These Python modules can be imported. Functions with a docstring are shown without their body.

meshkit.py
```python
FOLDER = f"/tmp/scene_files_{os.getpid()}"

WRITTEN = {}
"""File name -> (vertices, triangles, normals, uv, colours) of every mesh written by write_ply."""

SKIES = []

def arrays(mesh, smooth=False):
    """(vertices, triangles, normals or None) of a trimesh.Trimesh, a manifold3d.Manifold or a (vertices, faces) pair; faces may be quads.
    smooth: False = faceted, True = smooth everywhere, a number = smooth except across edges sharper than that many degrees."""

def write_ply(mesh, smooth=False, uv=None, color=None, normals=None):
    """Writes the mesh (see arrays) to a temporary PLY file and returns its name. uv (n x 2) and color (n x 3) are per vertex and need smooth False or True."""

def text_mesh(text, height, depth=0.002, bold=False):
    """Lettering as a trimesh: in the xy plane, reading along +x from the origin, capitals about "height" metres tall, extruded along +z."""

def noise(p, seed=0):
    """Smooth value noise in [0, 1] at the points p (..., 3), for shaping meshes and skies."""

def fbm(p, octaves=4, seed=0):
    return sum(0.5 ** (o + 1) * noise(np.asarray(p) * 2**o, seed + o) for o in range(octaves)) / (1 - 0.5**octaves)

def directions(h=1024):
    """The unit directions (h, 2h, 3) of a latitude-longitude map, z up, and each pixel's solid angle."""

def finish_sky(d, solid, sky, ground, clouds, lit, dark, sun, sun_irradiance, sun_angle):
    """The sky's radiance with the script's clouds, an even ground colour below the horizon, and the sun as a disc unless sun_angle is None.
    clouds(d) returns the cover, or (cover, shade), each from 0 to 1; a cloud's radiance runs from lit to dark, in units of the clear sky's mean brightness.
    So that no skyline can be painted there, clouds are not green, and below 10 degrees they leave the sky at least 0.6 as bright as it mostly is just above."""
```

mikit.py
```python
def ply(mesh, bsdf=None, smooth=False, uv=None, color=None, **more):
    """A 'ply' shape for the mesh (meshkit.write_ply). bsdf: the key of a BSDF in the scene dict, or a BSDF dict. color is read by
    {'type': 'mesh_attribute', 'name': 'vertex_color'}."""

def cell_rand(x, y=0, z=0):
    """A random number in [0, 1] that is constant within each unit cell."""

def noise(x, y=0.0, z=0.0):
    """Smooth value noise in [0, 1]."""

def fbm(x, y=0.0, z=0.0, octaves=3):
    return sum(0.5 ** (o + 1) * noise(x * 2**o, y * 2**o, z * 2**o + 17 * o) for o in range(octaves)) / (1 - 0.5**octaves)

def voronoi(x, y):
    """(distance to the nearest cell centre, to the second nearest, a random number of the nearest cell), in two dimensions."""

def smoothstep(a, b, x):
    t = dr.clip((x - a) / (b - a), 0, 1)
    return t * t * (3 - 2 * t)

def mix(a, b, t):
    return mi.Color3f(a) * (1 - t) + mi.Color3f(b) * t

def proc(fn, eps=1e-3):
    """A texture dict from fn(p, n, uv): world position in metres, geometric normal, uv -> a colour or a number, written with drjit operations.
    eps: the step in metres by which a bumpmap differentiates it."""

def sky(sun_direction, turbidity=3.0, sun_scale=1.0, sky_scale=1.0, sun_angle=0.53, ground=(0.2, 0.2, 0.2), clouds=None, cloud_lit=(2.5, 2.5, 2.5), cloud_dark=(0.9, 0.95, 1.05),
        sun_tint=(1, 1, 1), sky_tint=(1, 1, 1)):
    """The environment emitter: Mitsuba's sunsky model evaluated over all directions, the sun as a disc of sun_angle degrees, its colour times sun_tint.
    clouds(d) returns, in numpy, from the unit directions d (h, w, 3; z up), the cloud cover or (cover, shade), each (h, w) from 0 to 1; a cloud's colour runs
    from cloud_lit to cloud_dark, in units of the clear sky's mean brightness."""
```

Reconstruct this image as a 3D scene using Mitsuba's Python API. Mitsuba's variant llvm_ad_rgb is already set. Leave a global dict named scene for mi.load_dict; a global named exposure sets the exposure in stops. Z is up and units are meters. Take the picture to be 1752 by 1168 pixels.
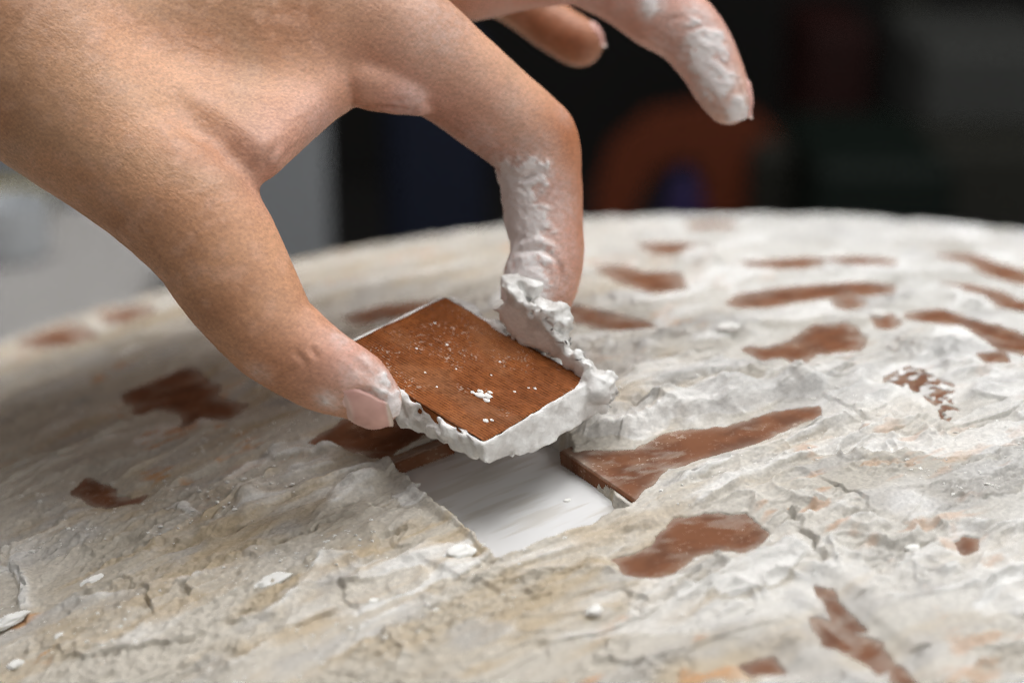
import math
import numpy as np, trimesh, drjit as dr, mitsuba as mi
from scipy import ndimage
import mikit, meshkit
from mikit import proc, ply, noise, fbm, smoothstep, mix, voronoi

T = mi.ScalarTransform4f
scene, labels = {}, {}
MM = 0.001                                    # all the modelling below is in millimetres

# ------------------------------------------------------------------ camera, light, exposure
exposure = 0.06
EYE = np.array([-77.74, -415.48, 326.16])
FWD = np.array([0.0, 0.93969, -0.34202])
scene['camera'] = {'type': 'thinlens', 'fov': 30.0, 'fov_axis': 'x', 'aperture_radius': 0.0041, 'focus_distance': 0.376,
                   'near_clip': 0.02, 'far_clip': 30.0,
                   'to_world': T().look_at(origin=(EYE*MM).tolist(), target=((EYE+FWD*100)*MM).tolist(), up=[0, 0, 1])}
# soft panels added unseen overhead and front right; weak even fill for the workshop
def lamp(name, centre, target, w, h, rgb):
    to = T().look_at(origin=centre, target=target, up=[0, 1, 0.01]) @ T().scale([w/2, h/2, 1])
    scene[name] = {'type': 'rectangle', 'to_world': to, 'bsdf': {'type': 'diffuse', 'reflectance': {'type': 'rgb', 'value': 0.1}},
                   'emitter': {'type': 'area', 'radiance': {'type': 'rgb', 'value': rgb}}}
    labels[name] = {'label': 'large soft light panel added out of view', 'category': 'lamp', 'kind': 'structure'}
lamp('overhead_softbox', [0.12, 0.36, 1.7], [0, 0, 0.2], 1.7, 1.3, [5.3, 5.3, 5.3])
lamp('side_softbox', [1.2, -1.1, 0.95], [0, 0, 0.1], 1.0, 1.0, [3.4, 3.4, 3.35])
scene['room_light'] = {'type': 'constant', 'radiance': {'type': 'rgb', 'value': [0.19, 0.187, 0.181]}}

# ------------------------------------------------------------------ helpers
def add(key, mesh, bsdf, smooth=False, uv=None):
    base, n = key, 0
    while key in scene:
        n += 1; key = f'{base}_{n:03d}'
    v, f = (mesh.vertices, mesh.faces) if hasattr(mesh, 'vertices') else mesh
    scene[key] = ply((np.asarray(v, float)*MM, np.asarray(f, int)), bsdf, smooth, uv=uv)
    return key
def tag(key, label=None, cat=None, kind=None, group=None):
    labels[key] = {k: v for k, v in (('label', label), ('category', cat), ('kind', kind), ('group', group)) if v}

_rng = np.random.default_rng(7)
_GRIDS = [ndimage.spline_filter(_rng.random((128, 128)), order=3, mode='grid-wrap') for _ in range(12)]
def gn(x, y, seed=0):                         # smooth 2-D noise, about 0..1
    x, y = np.broadcast_arrays(np.atleast_1d(x), y)
    return ndimage.map_coordinates(_GRIDS[seed % 12], [np.mod(x + 13.7*seed, 128), np.mod(y + 7.3*seed, 128)], order=3, mode='grid-wrap', prefilter=False)
def gf(x, y, seed=0, octv=3):
    return sum(0.5**(o+1)*gn(x*2**o, y*2**o, seed+o) for o in range(octv))/(1-0.5**octv)
def sst(a, b, x):
    t = np.clip((x-a)/(b-a), 0, 1); return t*t*(3-2*t)
def n3(p, s, seed=0, octv=3):
    return meshkit.fbm(np.asarray(p)/s + 50, octv, seed)
def seg_dist(P, poly, close=False):
    """(distance, side sign of the nearest piece) of points P (n,2) to a polyline."""
    best = np.full(len(P), 1e9); sgn = np.zeros(len(P))
    pts = list(poly) + ([poly[0]] if close else [])
    for a, b in zip(pts[:-1], pts[1:]):
        a, b = np.array(a), np.array(b); ab = b-a
        t = np.clip(((P-a)@ab)/(ab@ab+1e-12), 0, 1); q = P-(a+t[:, None]*ab); d = np.hypot(q[:, 0], q[:, 1])
        s = np.sign(ab[0]*q[:, 1]-ab[1]*q[:, 0]); m = d < best
        best = np.where(m, d, best); sgn = np.where(m, s, sgn)
    return best, sgn
def inside(P, poly):
    r = np.zeros(len(P), bool); pts = np.array(poly)
    for a, b in zip(pts, np.roll(pts, -1, 0)):
        c = (a[1] > P[:, 1]) != (b[1] > P[:, 1])
        x = (b[0]-a[0])*(P[:, 1]-a[1])/(b[1]-a[1]+1e-12)+a[0]
        r ^= c & (P[:, 0] < x)
    return r
def grid_faces(nu, nv):
    i, j = np.meshgrid(np.arange(nu-1), np.arange(nv-1), indexing='ij'); a = (i*nv+j).ravel()
    return np.vstack([np.stack([a, a+nv, a+nv+1], 1), np.stack([a, a+nv+1, a+1], 1)])
def surface_nets(F, origin, h):
    """Closed triangle mesh of F = 0 (negative inside) on a regular grid."""
    s = F < 0
    nx, ny, nz = F.shape; corners = [(a, b, c) for a in (0, 1) for b in (0, 1) for c in (0, 1)]
    cut = lambda A, o: A[o[0]:nx-1+o[0], o[1]:ny-1+o[1], o[2]:nz-1+o[2]]
    cnt = sum(cut(s, o).astype(np.int8) for o in corners); act = (cnt > 0) & (cnt < 8)
    idx = np.full(act.shape, -1); ijk = np.argwhere(act); idx[act] = np.arange(len(ijk))
    pos = np.zeros((len(ijk), 3)); num = np.zeros(len(ijk))
    vals = {o: F[ijk[:, 0]+o[0], ijk[:, 1]+o[1], ijk[:, 2]+o[2]] for o in corners}
    for o in corners:
        for ax in range(3):
            if o[ax]: continue
            p = list(o); p[ax] = 1; p = tuple(p); a, b = vals[o], vals[p]; m = (a < 0) != (b < 0)
            t = np.where(m, a/(a-b+1e-30), 0); q = np.tile(np.array(o, float), (len(ijk), 1)); q[:, ax] += t
            pos[m] += q[m]; num += m
    V = (ijk+pos/num[:, None])*h+origin
    Q = []
    for ax in range(3):
        b, c = (ax+1) % 3, (ax+2) % 3
        A = np.swapaxes(s, 0, ax) if ax else s
        sl0 = [slice(1, -1)]*3; sl0[ax] = slice(0, -1); sl1 = [slice(1, -1)]*3; sl1[ax] = slice(1, None)
        s0, s1 = s[tuple(sl0)], s[tuple(sl1)]
        e = np.argwhere(s0 != s1); flip = s0[s0 != s1]
        off = np.ones(3, int); off[ax] = 0; e = e+off
        def cell(db, dc):
            k = e.copy(); k[:, b] += db; k[:, c] += dc; return idx[k[:, 0], k[:, 1], k[:, 2]]
        q = np.stack([cell(-1, -1), cell(0, -1), cell(0, 0), cell(-1, 0)], 1)
        q[~flip] = q[~flip][:, ::-1]; Q.append(q)
    Q = np.vstack(Q); return V, np.vstack([Q[:, [0, 1, 2]], Q[:, [0, 2, 3]]])
def vnormals(v, f):
    n = np.zeros_like(v); c = np.cross(v[f[:, 1]]-v[f[:, 0]], v[f[:, 2]]-v[f[:, 0]])
    for k in range(3):
        for a in range(3): n[:, a] += np.bincount(f[:, k], c[:, a], len(v))
    return n/np.maximum(np.linalg.norm(n, axis=1, keepdims=True), 1e-12)

# ------------------------------------------------------------------ materials
def rgb(*c): return {'type': 'rgb', 'value': list(c)}
def two(b): return {'type': 'twosided', 'bsdf': b}
def diffuse(name, *c, rough=0.7):
    scene[name] = two({'type': 'principled', 'base_color': rgb(*c), 'roughness': rough, 'specular': 0.3})
E1 = np.array([0.847, 0.525, 0.128]); E2 = np.array([-0.522, 0.850, 0.021])   # along and across the courses of tiles
def courses(p):
    p = p*1000.0
    return p.x*E1[0]+p.y*E1[1]+p.z*E1[2], p.x*E2[0]+p.y*E2[1]+p.z*E2[2], p
def clay_color(p, n, uv):
    a, b, q = courses(p)
    big = fbm(a/45+3, b/22, 1.3, octaves=3)
    streak = fbm(a/26, b/3.2, 4.0, octaves=4)
    grain = fbm(q.x/0.55, q.y/0.55, q.z/0.55, octaves=2)
    blot = fbm(a/9, b/5, 7.7, octaves=3)
    left = smoothstep(50, -110, q.x+0.25*(q.y+20))             # older, drier, rustier clay lies to the left
    f = dr.clip(uv.x+0.35*(streak-0.5)+0.25*(blot-0.5), 0, 1)   # uv.x: paleness; varies by dab, higher on raised folds, rims and lumps
    c = mix((0.385, 0.368, 0.335), (0.52, 0.51, 0.485), smoothstep(0.0, 0.40, f))
    c = mix(c, (0.66, 0.655, 0.64), smoothstep(0.38, 0.75, f))
    c = mix(c, (0.41, 0.355, 0.275), left*0.62*(1-0.6*smoothstep(0.5, 0.9, f)))
    stain = smoothstep(0.47, 0.64, 0.45*big+0.35*streak+0.2*blot)
    c = mix(c, (0.38, 0.285, 0.165), stain*(0.03+0.65*left))
    rust = smoothstep(0.58, 0.72, fbm(a/7+9, b/2.6, 2.2, octaves=3))*smoothstep(0.5, 0.62, fbm(a/30, b/30, 9.1, octaves=2))
    c = mix(c, (0.46, 0.22, 0.08), rust*(0.10+0.65*left))
    grey = smoothstep(0.55, 0.75, fbm(a/14+31, b/8, 6.0, octaves=3))
    c = mix(c, (0.36, 0.35, 0.34), grey*0.5)
    return c*(0.80+0.40*grain)
def clay_bump(p, n, uv):
    a, b, q = courses(p)
    return 0.00014*fbm(a/6, b/0.5, 2.0, octaves=3)+0.00020*fbm(q.x/0.5, q.y/0.5, q.z/0.5, octaves=3)
scene['mat_clay'] = two({'type': 'bumpmap', 'bump': proc(clay_bump, 1e-4), 'scale': 1.0,
                         'bsdf': {'type': 'principled', 'base_color': proc(clay_color), 'roughness': 0.62, 'specular': 0.35}})
def wet_color(p, n, uv):
    q = p*1000.0
    c = mix((0.70, 0.69, 0.67), (0.52, 0.50, 0.475), smoothstep(0.4, 0.7, fbm(q.x/4, q.y/4, q.z/4, octaves=3)))
    return c*(0.9+0.2*fbm(q.x/0.5, q.y/0.5, q.z/0.5, octaves=2))
def wet_bump(p, n, uv):
    q = p*1000.0
    return 0.00020*fbm(q.x/0.8, q.y/0.8, q.z/0.8, octaves=4)
scene['mat_wet_clay'] = two({'type': 'bumpmap', 'bump': proc(wet_bump, 1e-4), 'scale': 1.0,
                             'bsdf': {'type': 'principled', 'base_color': proc(wet_color), 'roughness': 0.45, 'specular': 0.45}})
diffuse('mat_crumb', 0.72, 0.71, 0.68, rough=0.6)
def tile_color(p, n, uv):
    a, b, q = courses(p)
    m = fbm(q.x/5, q.y/5, q.z/5, octaves=3)
    dust = smoothstep(0.50, 0.80, fbm(a/7, b/3, 5.0, octaves=4))
    speck = smoothstep(0.72, 0.80, noise(q.x/0.55, q.y/0.55, q.z/0.55))
    c = mix((0.165, 0.061, 0.025), (0.115, 0.042, 0.018), smoothstep(0.35, 0.7, m))
    c = mix(c, (0.33, 0.22, 0.15), dust*0.24)
    c = mix(c, (0.55, 0.45, 0.38), speck*(0.08+0.35*dust))
    return mix(c, (0.45, 0.40, 0.345), dr.clip(uv.x*(0.3+fbm(a/2, b/.7, 3.3, octaves=3)), 0, 1)*0.55)
def tile_bump(p, n, uv):
    q = p*1000.0
    return 0.00012*fbm(q.x/0.6, q.y/0.6, q.z/0.6, octaves=3)
scene['mat_tile'] = two({'type': 'bumpmap', 'bump': proc(tile_bump, 1e-4), 'scale': 1.0,
                         'bsdf': {'type': 'principled', 'base_color': proc(tile_color), 'roughness': 0.7, 'specular': 0.2}})

# ------------------------------------------------------------------ the dome
RAD, CEN = 756.5, np.array([0, 0, -583.2])
N0 = np.array((-0.098949,-0.07336,0.992385)); ER = np.array((0.995092,-0.007295,0.09868)); EA = np.array((0,0.997279,0.073722))
def dome(u, v, h):
    u, v, h = np.broadcast_arrays(np.asarray(u, float), v, h); r = np.hypot(u, v); h = h-5.0*sst(120, 290, np.hypot(u-10, v+60)); k = np.where(r > 1e-6, np.sin(r/RAD)/np.maximum(r, 1e-6), 1/RAD)
    n = np.cos(r/RAD)[..., None]*N0+(u*k)[..., None]*ER+(v*k)[..., None]*EA
    return n*(RAD+h)[..., None]+CEN
CA, SA = math.cos(math.radians(31.5)), math.sin(math.radians(31.5))
def rows_frame(u, v): return u*CA+v*SA, -u*SA+v*CA      # x along the courses, y across them

TOP = 4.0                                                # height of the tiles' faces over the base
PATCH = [                                                # where a tile shows through the clay (u, v)
 [(50.5,45.5),(53.4,39.1),(57.2,41.1),(61.3,37.2),(64,41.6),(66.9,42.3),(74.4,43.7),(77,50.9),(75.2,61.2),(68.3,59.5),(64.1,54.5),(61.6,48.8),(55.8,45.1)],
 [(51.1,78.6),(54.3,85.7),(64.9,91.8),(76.7,96.3),(86.6,99.1),(91,97),(89.4,89.9),(81.3,86.1),(73.6,83.8),(64.5,79.7),(58,76),(53.3,76.3)],
 [(21.2,125.3),(25.8,122.4),(28,113.2),(37.6,111.1),(38.3,94.5),(33.2,92.4),(26.8,102.8),(24,111.4)],
 [(59.7,124.1),(65.1,125.3),(76.7,131.6),(76,122),(69.8,115.5),(61.7,118.7)],
 [(81.2,130.1),(89.9,134.2),(97.8,132.8),(95.3,126.5),(85.8,125.5)],
 [(33.9,165.2),(43.8,162.3),(48.6,150.3),(38.9,140.7),(36.7,151)],
 [(117.6,149.3),(125,154),(127.6,141.2),(134.4,129.9),(133.1,114.3),(128.8,113),(124,120.2),(124.1,138.2),(118.5,143.7)],
 [(108,101.6),(113.4,102.6),(119.2,97.6),(120.8,88.7),(123.8,88.2),(125.5,85.3),(121.8,80.2),(117.4,82.5),(117.3,92.5),(112.2,97.4)],
 [(91.8,70.2),(99.9,74.8),(105.3,66.8),(110.6,63.8),(115.8,56.6),(119,48.7),(112.7,43.9),(108.8,46.5),(106.6,54.5),(103.5,63.8),(96.7,64.9),(91.7,66.4)],
 [(77.9,27),(84.2,33.4),(87.2,32.1),(88.3,26.5),(92,23.3),(89.4,18.6),(89.4,8.7),(87.3,6.3),(87,12.3),(85.1,18.5),(82.2,23),(78.7,24.3)],
 [(11.2,83.7),(19.5,74.5),(26.3,67.4),(29.6,63.2),(23.7,62.4),(19.1,64.2),(13.3,71.1),(9.9,77.8)],
 [(16.7,-44.1),(22.8,-40.5),(26.1,-34.7),(28.3,-31.8),(33.8,-30.2),(41,-31),(44.6,-37.2),(42.7,-41.4),(38.7,-43.7),(35.5,-42.1),(31.6,-43.5),(26.4,-48.8),(22.6,-50.1),(18.1,-48.7)],
 [(49.5,-64.4),(52.7,-65.2),(55.6,-69.3),(59.2,-71.5),(61,-76.5),(58.3,-79.4),(55.2,-74.8),(50.5,-71.2)],
 [(51.5,-54.9),(53.4,-57.1),(55.6,-62.8),(57.5,-68.3),(54.8,-67.5),(52.5,-62.2)],
 [(60.2,-76.8),(62.4,-78),(64,-83.2),(60.8,-83.9)],
 [(35.7,-76.3),(40.9,-74.9),(42.5,-78),(37.5,-78.7)],
 [(-97.1,67.6),(-91.5,71.7),(-83.7,77.3),(-79.3,68.9),(-76.1,60.1),(-72.6,56.1),(-73.4,50.6),(-64,39.6),(-66.1,35.2),(-73.2,39.5),(-76.4,35.7),(-77,42.6),(-84.5,50.3),(-87.3,50.3),(-89.3,49.2),(-91.4,52.3),(-90.8,56.4),(-94.3,59.8)],
 [(-97.3,11.6),(-95.6,16.8),(-87.6,8.6),(-86.4,5),(-82.3,1.9),(-79.4,2.9),(-79.9,0),(-87,0.2),(-90.6,3.1)],
 [(-45.6,14.8),(-38.9,24.3),(-31.2,24.9),(-21.1,12.4),(-25.1,6.9),(-29.5,2.3),(-33.1,6.9)],
 [(-172.8,235.1),(-165.4,236.7),(-138.7,174.3),(-129.8,152.5),(-142.8,165.5),(-159.5,195.2)],
 [(-146.9,245.5),(-125.6,198.8),(-116.5,170.6),(-126.5,181.4)],
 [(-44.7,99),(-35.7,103.7),(-24.3,102.1),(-30.4,93),(-40.5,89.6)],
 [(83.5,66.1),(86.2,68.4),(86.6,62.8),(83.5,59.3)],
 [(75.7,78.7),(79.4,81.7),(81.3,78.8),(77.2,74)],
 [(102.4,42.2),(107,44.1),(106.3,39),(102.7,38)],
 [(79.2,-42.2),(80.9,-40.3),(82.8,-41),(81.7,-44.5),(79.7,-45.7)],
 [(55,238.4),(62.4,246.3),(59.8,206.4),(54.2,203.6)],
]
NEIGHBOUR = [(10.5,-2.9),(22.2,-3.9),(29.2,3),(41.2,4.1),(52.3,10.4),(61.6,12.8),(61.3,7.5),(56.7,4.9),(47.5,-3.2),(38,-8.1),(28.3,-12.5),(19.8,-25.5)]
NB_CORNERS = [(10.2,-2.9),(19.8,-25.5)]
HOLE = [(-29.7,2.1),(-24.4,-6.8),(-4.3,-42.8),(0.6,-39.8),(6.6,-36.7),(18.2,-29.1),(19.8,-25.5),(10.2,-2.9),(7.7,5.6),(-4.4,13.6),(-19.1,8.6)]
# raised folds and strokes of clay: (points, half width, height)
RIDGES = [
 ([(10.6,2),(22.5,1.2),(29.6,8.4),(41.8,9.8),(51.8,14.8),(60.7,18.4),(64.7,22.5)], 3.8, 3.4),
 ([(19.9,8.6),(29.8,12),(39.3,15.2),(53.8,18.5),(62.8,21.4)], 3.0, 2.2),
 ([(16.1,5.6),(22.7,14.4),(29.6,26),(37.5,30.2),(48.4,31.7)], 3.2, 2.4),
 ([(14.1,15.7),(20.6,23),(28.7,31.9),(36.6,34.9)], 2.6, 1.8),
 ([(20.8,-26.9),(28.5,-21.2),(44,-8.2),(58.2,-2),(69.9,4.5)], 1.6, 1.5),
 ([(22,-34.7),(33.6,-26.5),(48.5,-14.2),(60.9,-7.6),(73.6,-1.6)], 1.8, 1.0),
 ([(-3.7,-44.2),(6.6,-38.1),(18.3,-30.8),(29.4,-24)], 1.0, 0.8),
 ([(-5.4,-48.3),(6.5,-42.6),(17.6,-36.2),(30,-30.4)], 1.8, 1.1),
 ([(-55.8,13.4),(-51.1,5.7),(-44.6,5),(-36.1,5.6)], 1.5, 2.0),
 ([(-57.7,-13.1),(-53,-7.5),(-45.1,-3),(-37.5,0.3)], 1.8, 1.7),
 ([(-57.6,-18.7),(-50,-13),(-39.7,-8.4),(-29.4,-3.1)], 1.8, 1.5),
 ([(-38.8,-19.4),(-34.2,-11.5),(-27,-7.4)], 2.0, 1.4),
 ([(-28.9,-2),(-24.2,-11.6),(-13.2,-28.3),(-5.4,-42.1)], 1.2, 0.7),
 ([(-23.2,-30.5),(-21.8,-25.6),(-17.3,-23.3),(-12.1,-26.4)], 1.6, 0.9),
 ([(34.8,44.9),(45.7,49.2),(53.4,58.3),(60.9,64.1)], 2.5, 1.5),
 ([(76,25.5),(84.8,32.1),(97,41.4),(106.1,46.9)], 1.8, 1.4),
 ([(51.9,83.2),(62.8,91.1),(77,98.6),(91.2,104.1)], 2.4, 1.3),
 ([(-105.2,-20.2),(-104.6,-15),(-98.5,-27.8),(-95.4,-38.6)], 1.4, 1.2),
 ([(-3.2,-49.5),(6.3,-47.2),(18.9,-50.6),(32,-44.5)], 1.5, 0.8),
 ([(-28.1,-43.2),(-19.5,-39.2),(-10.7,-48.3),(-4.3,-51.1)], 1.6, 0.8),
 ([(-25.2,-66.3),(-24.1,-62.4),(-21.6,-66.9),(-22.4,-73)], 1.0, 0.9),
 ([(12,-62),(20.4,-59.5),(31,-55.3),(45.4,-47.4)], 1.5, 0.7),
 ([(64.4,-28.3),(74.3,-23.1),(88.5,-19.5),(97.9,-14.5)], 2.0, 0.9),
 ([(-96.7,57.4),(-79.9,67.6),(-67.2,69.2)], 2.0, 1.0),
 ([(-130.6,74.5),(-115,84.9),(-96.9,101.1),(-76.9,111.5)], 2.5, 1.0),
 ([(-116.2,22.4),(-101,26.6),(-89.6,36.6)], 2.2, 1.0),
]
CRACKS = [
 ([(-80.4,-28.5),(-75,-34.9),(-71.7,-39.7),(-70.3,-43.8),(-68.7,-47.2),(-70.4,-48.9)], 0.45, 1.0),
 ([(-65.1,-12.6),(-71.8,-18.6),(-77.7,-22.7),(-84.4,-27.2),(-87.8,-26.9)], 0.5, 0.8),
 ([(-32.3,-19.9),(-38.4,-23.7),(-47.2,-27.3),(-56.1,-29.9),(-60.3,-32.8),(-63.9,-38.8),(-63.1,-44.3),(-64.3,-48.4),(-66.7,-49.9)], 0.5, 0.9),
 ([(-99.2,-24.6),(-93.3,-16.5),(-87.7,-5.8)], 0.6, 0.8),
 ([(-24.6,-34.2),(-24.5,-27.7),(-22.8,-25.5)], 0.4, 0.7),
 ([(-107.3,-7.6),(-102.7,-18.3),(-98.9,-28),(-93.4,-43.6)], 0.5, 0.9),
 ([(46.6,-29.7),(51.1,-37.1),(52.8,-45.9),(52.5,-55)], 0.6, 1.2),
 ([(20.4,-24.7),(28.7,-18.5),(44.2,-6.2),(58.5,-0.4),(68.8,5.1)], 0.35, 0.8),
 ([(44.8,26.8),(56.4,29.2),(64.1,13.6),(71.7,1.1)], 0.5, 0.7),
 ([(15.5,-53.8),(20.2,-61.2),(23.9,-66.5)], 0.5, 0.7),
 ([(-37,-40.4),(-31.9,-51.6),(-27.4,-55.9)], 0.5, 0.7),
 ([(55,-16.9),(62.6,-26.2),(65.2,-36.6)], 0.4, 0.6),
 ([(38.7,59.9),(45.2,43.7),(38.8,30.7),(46,26.7)], 0.4, 0.6),
]
LUMPS = [(*q, r, h) for q, r, h in [
 ((45.9,122.2), 7, 2.4), ((28.3,45.9), 3, 1.2), ((26.5,37.3), 2.2, 1.1), ((37,39.3), 2.2, 1.2), ((46.1,53), 2.6, 1.6), ((70.8,40.6), 3.5, 1.3),
 ((83.4,68.3), 2.5, 1.4), ((-32,-8.5), 3.0, 1.3), ((-55.1,-10.4), 3.0, 1.2), ((-19.6,-37.2), 3.5, 0.9), ((72.8,-30.6), 6, 1.1), ((13.1,-62.1), 2.0, 0.9),
 ((73.4,74.9), 4, 1.0), ((19.2,47.4), 3, 1.2), ((13.7,41.3), 3, 1.4), ((61.1,127.8), 5, 1.3), ((-70.2,176.2), 6, 1.6), ((-21,239), 7, 1.5)]]

_rd = np.random.default_rng(21)
DABS = [(_rd.uniform(-185, 185), _rd.uniform(-105, 235), L, L*_rd.uniform(.22, .45), math.radians(31.5)+_rd.normal(0, .32), _rd.uniform(-.1, .45), _rd.normal(0, .35), _rd.normal(0, .3), _rd.random()**1.5, np.clip(_rd.normal(.42, .26), 0, 1)) for L in _rd.uniform(7, 24, 620)]
def clay_height(u, v):
    """Height of the clay over the base sphere, in mm, at points (u, v) (1-D arrays)."""
    x, y = rows_frame(u, v)
    wx = x+7*(gn(x/24, y/24, 1)-.5)*2; wy = y+3.5*(gn(x/24, y/20, 2)-.5)*2
    h = 5.0+1.1*(gf(wx/40, wy/16, 3, 3)-.5)*2
    for k, (lx, ly, amp, th) in enumerate([(30, 11, .50, .50), (22, 8, .45, .56), (15, 6, .35, .58)]):
        m = gf(wx/lx+9*k, wy/ly+3*k, 4+k, 4); h = h+amp*(sst(th-.014, th+.014, m)-.4)
    P = np.stack([u, v], 1); paleness = .25+.5*(gf(wx/30, wy/14, 7, 3)-.3)
    for du, dv, L, Wd, an, off, tl, tt, rim, tone in DABS:
        k = np.nonzero((np.abs(u-du) < L+3) & (np.abs(v-dv) < L+3))[0]
        if len(k) == 0: continue
        ca, sa = math.cos(an), math.sin(an); a, b = u[k]-du, v[k]-dv
        S_ = (a*ca+b*sa)/L; b = -a*sa+b*ca-4*rim*S_*S_; T_ = b/Wd
        wob = .55*(gf(u[k]/5, v[k]/5, int(L) % 12, 4)-.5); r = np.maximum(np.abs(S_)**3+np.abs(T_)**3, 1e-6)**(1/3)+wob
        m = sst(1.0, .93, r)*sst(-1.15, -.55, S_+wob) if rim > .5 else sst(1.0, .95, r)
        if not m.any(): continue
        base = np.average(h[k], weights=m+1e-9)
        tgt = base+off+tl*S_+tt*T_+.25*T_*T_+1.0*rim*np.exp(-((T_-.84)/.13)**2)*(.4+gn(u[k]/4, v[k]/4, 1))+.6*rim*np.exp(-((S_-.88)/.09)**2)+.22*(gf(b/1.1+7*du, S_*1.2+dv, 4, 2)-.5)
        h[k] = h[k]*(1-m)+(.8*tgt+.2*h[k])*m; paleness[k] = paleness[k]*(1-m)+np.clip(tone+.3*rim*np.exp(-((T_-.86)/.12)**2), 0, 1)*m
    j = np.stack([(gf(u/2.6, v/2.6, 0, 3)-.5)*2.4, (gf(u/2.6, v/2.6, 3, 3)-.5)*2.4], 1)
    def near(pts, m):
        a = np.array(pts); return np.nonzero((u > a[:, 0].min()-m) & (u < a[:, 0].max()+m) & (v > a[:, 1].min()-m) & (v < a[:, 1].max()+m))[0]
    nbd = np.hypot(*(P-np.mean(NEIGHBOUR, 0)).T); wet = (.35+.65*sst(-25, 25, u+.25*v))*(1-.55*sst(60, 140, v))*(.45+.55*sst(16, 30, nbd)); rg = np.clip(1-np.abs(2*gf(wx/17+4*gn(x/9, y/9, 0), wy/5.5, 2, 2)-1), 0, 1)**2.5; rl = (1-np.abs(2*gf(x/7.5, y/4.2, 6, 3)-1))**3
    pat = sst(.38, .58, gf(x/26, y/18, 10, 2)); h = h+wet*pat*(1.9*(rg-.25)+.5*(rl-.2)); paleness = np.clip(paleness+.35*wet*pat*(rg+.6*rl-.35), 0, 1)
    for pts, w, amp in RIDGES:
        k = near(pts, 4*w); d, s = seg_dist(P[k]+j[k]*.5, pts)
        ww = np.where(s > 0, w*1.9, w*.5)*(.55+.9*gn(u[k]/7, v[k]/7, 5))
        e = np.minimum(np.hypot(P[k, 0]-pts[0][0], P[k, 1]-pts[0][1]), np.hypot(P[k, 0]-pts[-1][0], P[k, 1]-pts[-1][1]))
        up = np.exp(-(d/ww)**2)*(.45+.75*gn(u[k]/7, v[k]/7, 7))*(.35+.65*sst(0, 2*w, e)); h[k] += amp*up; paleness[k] = np.maximum(paleness[k], np.clip(up*amp/1.4, 0, 1))
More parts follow.
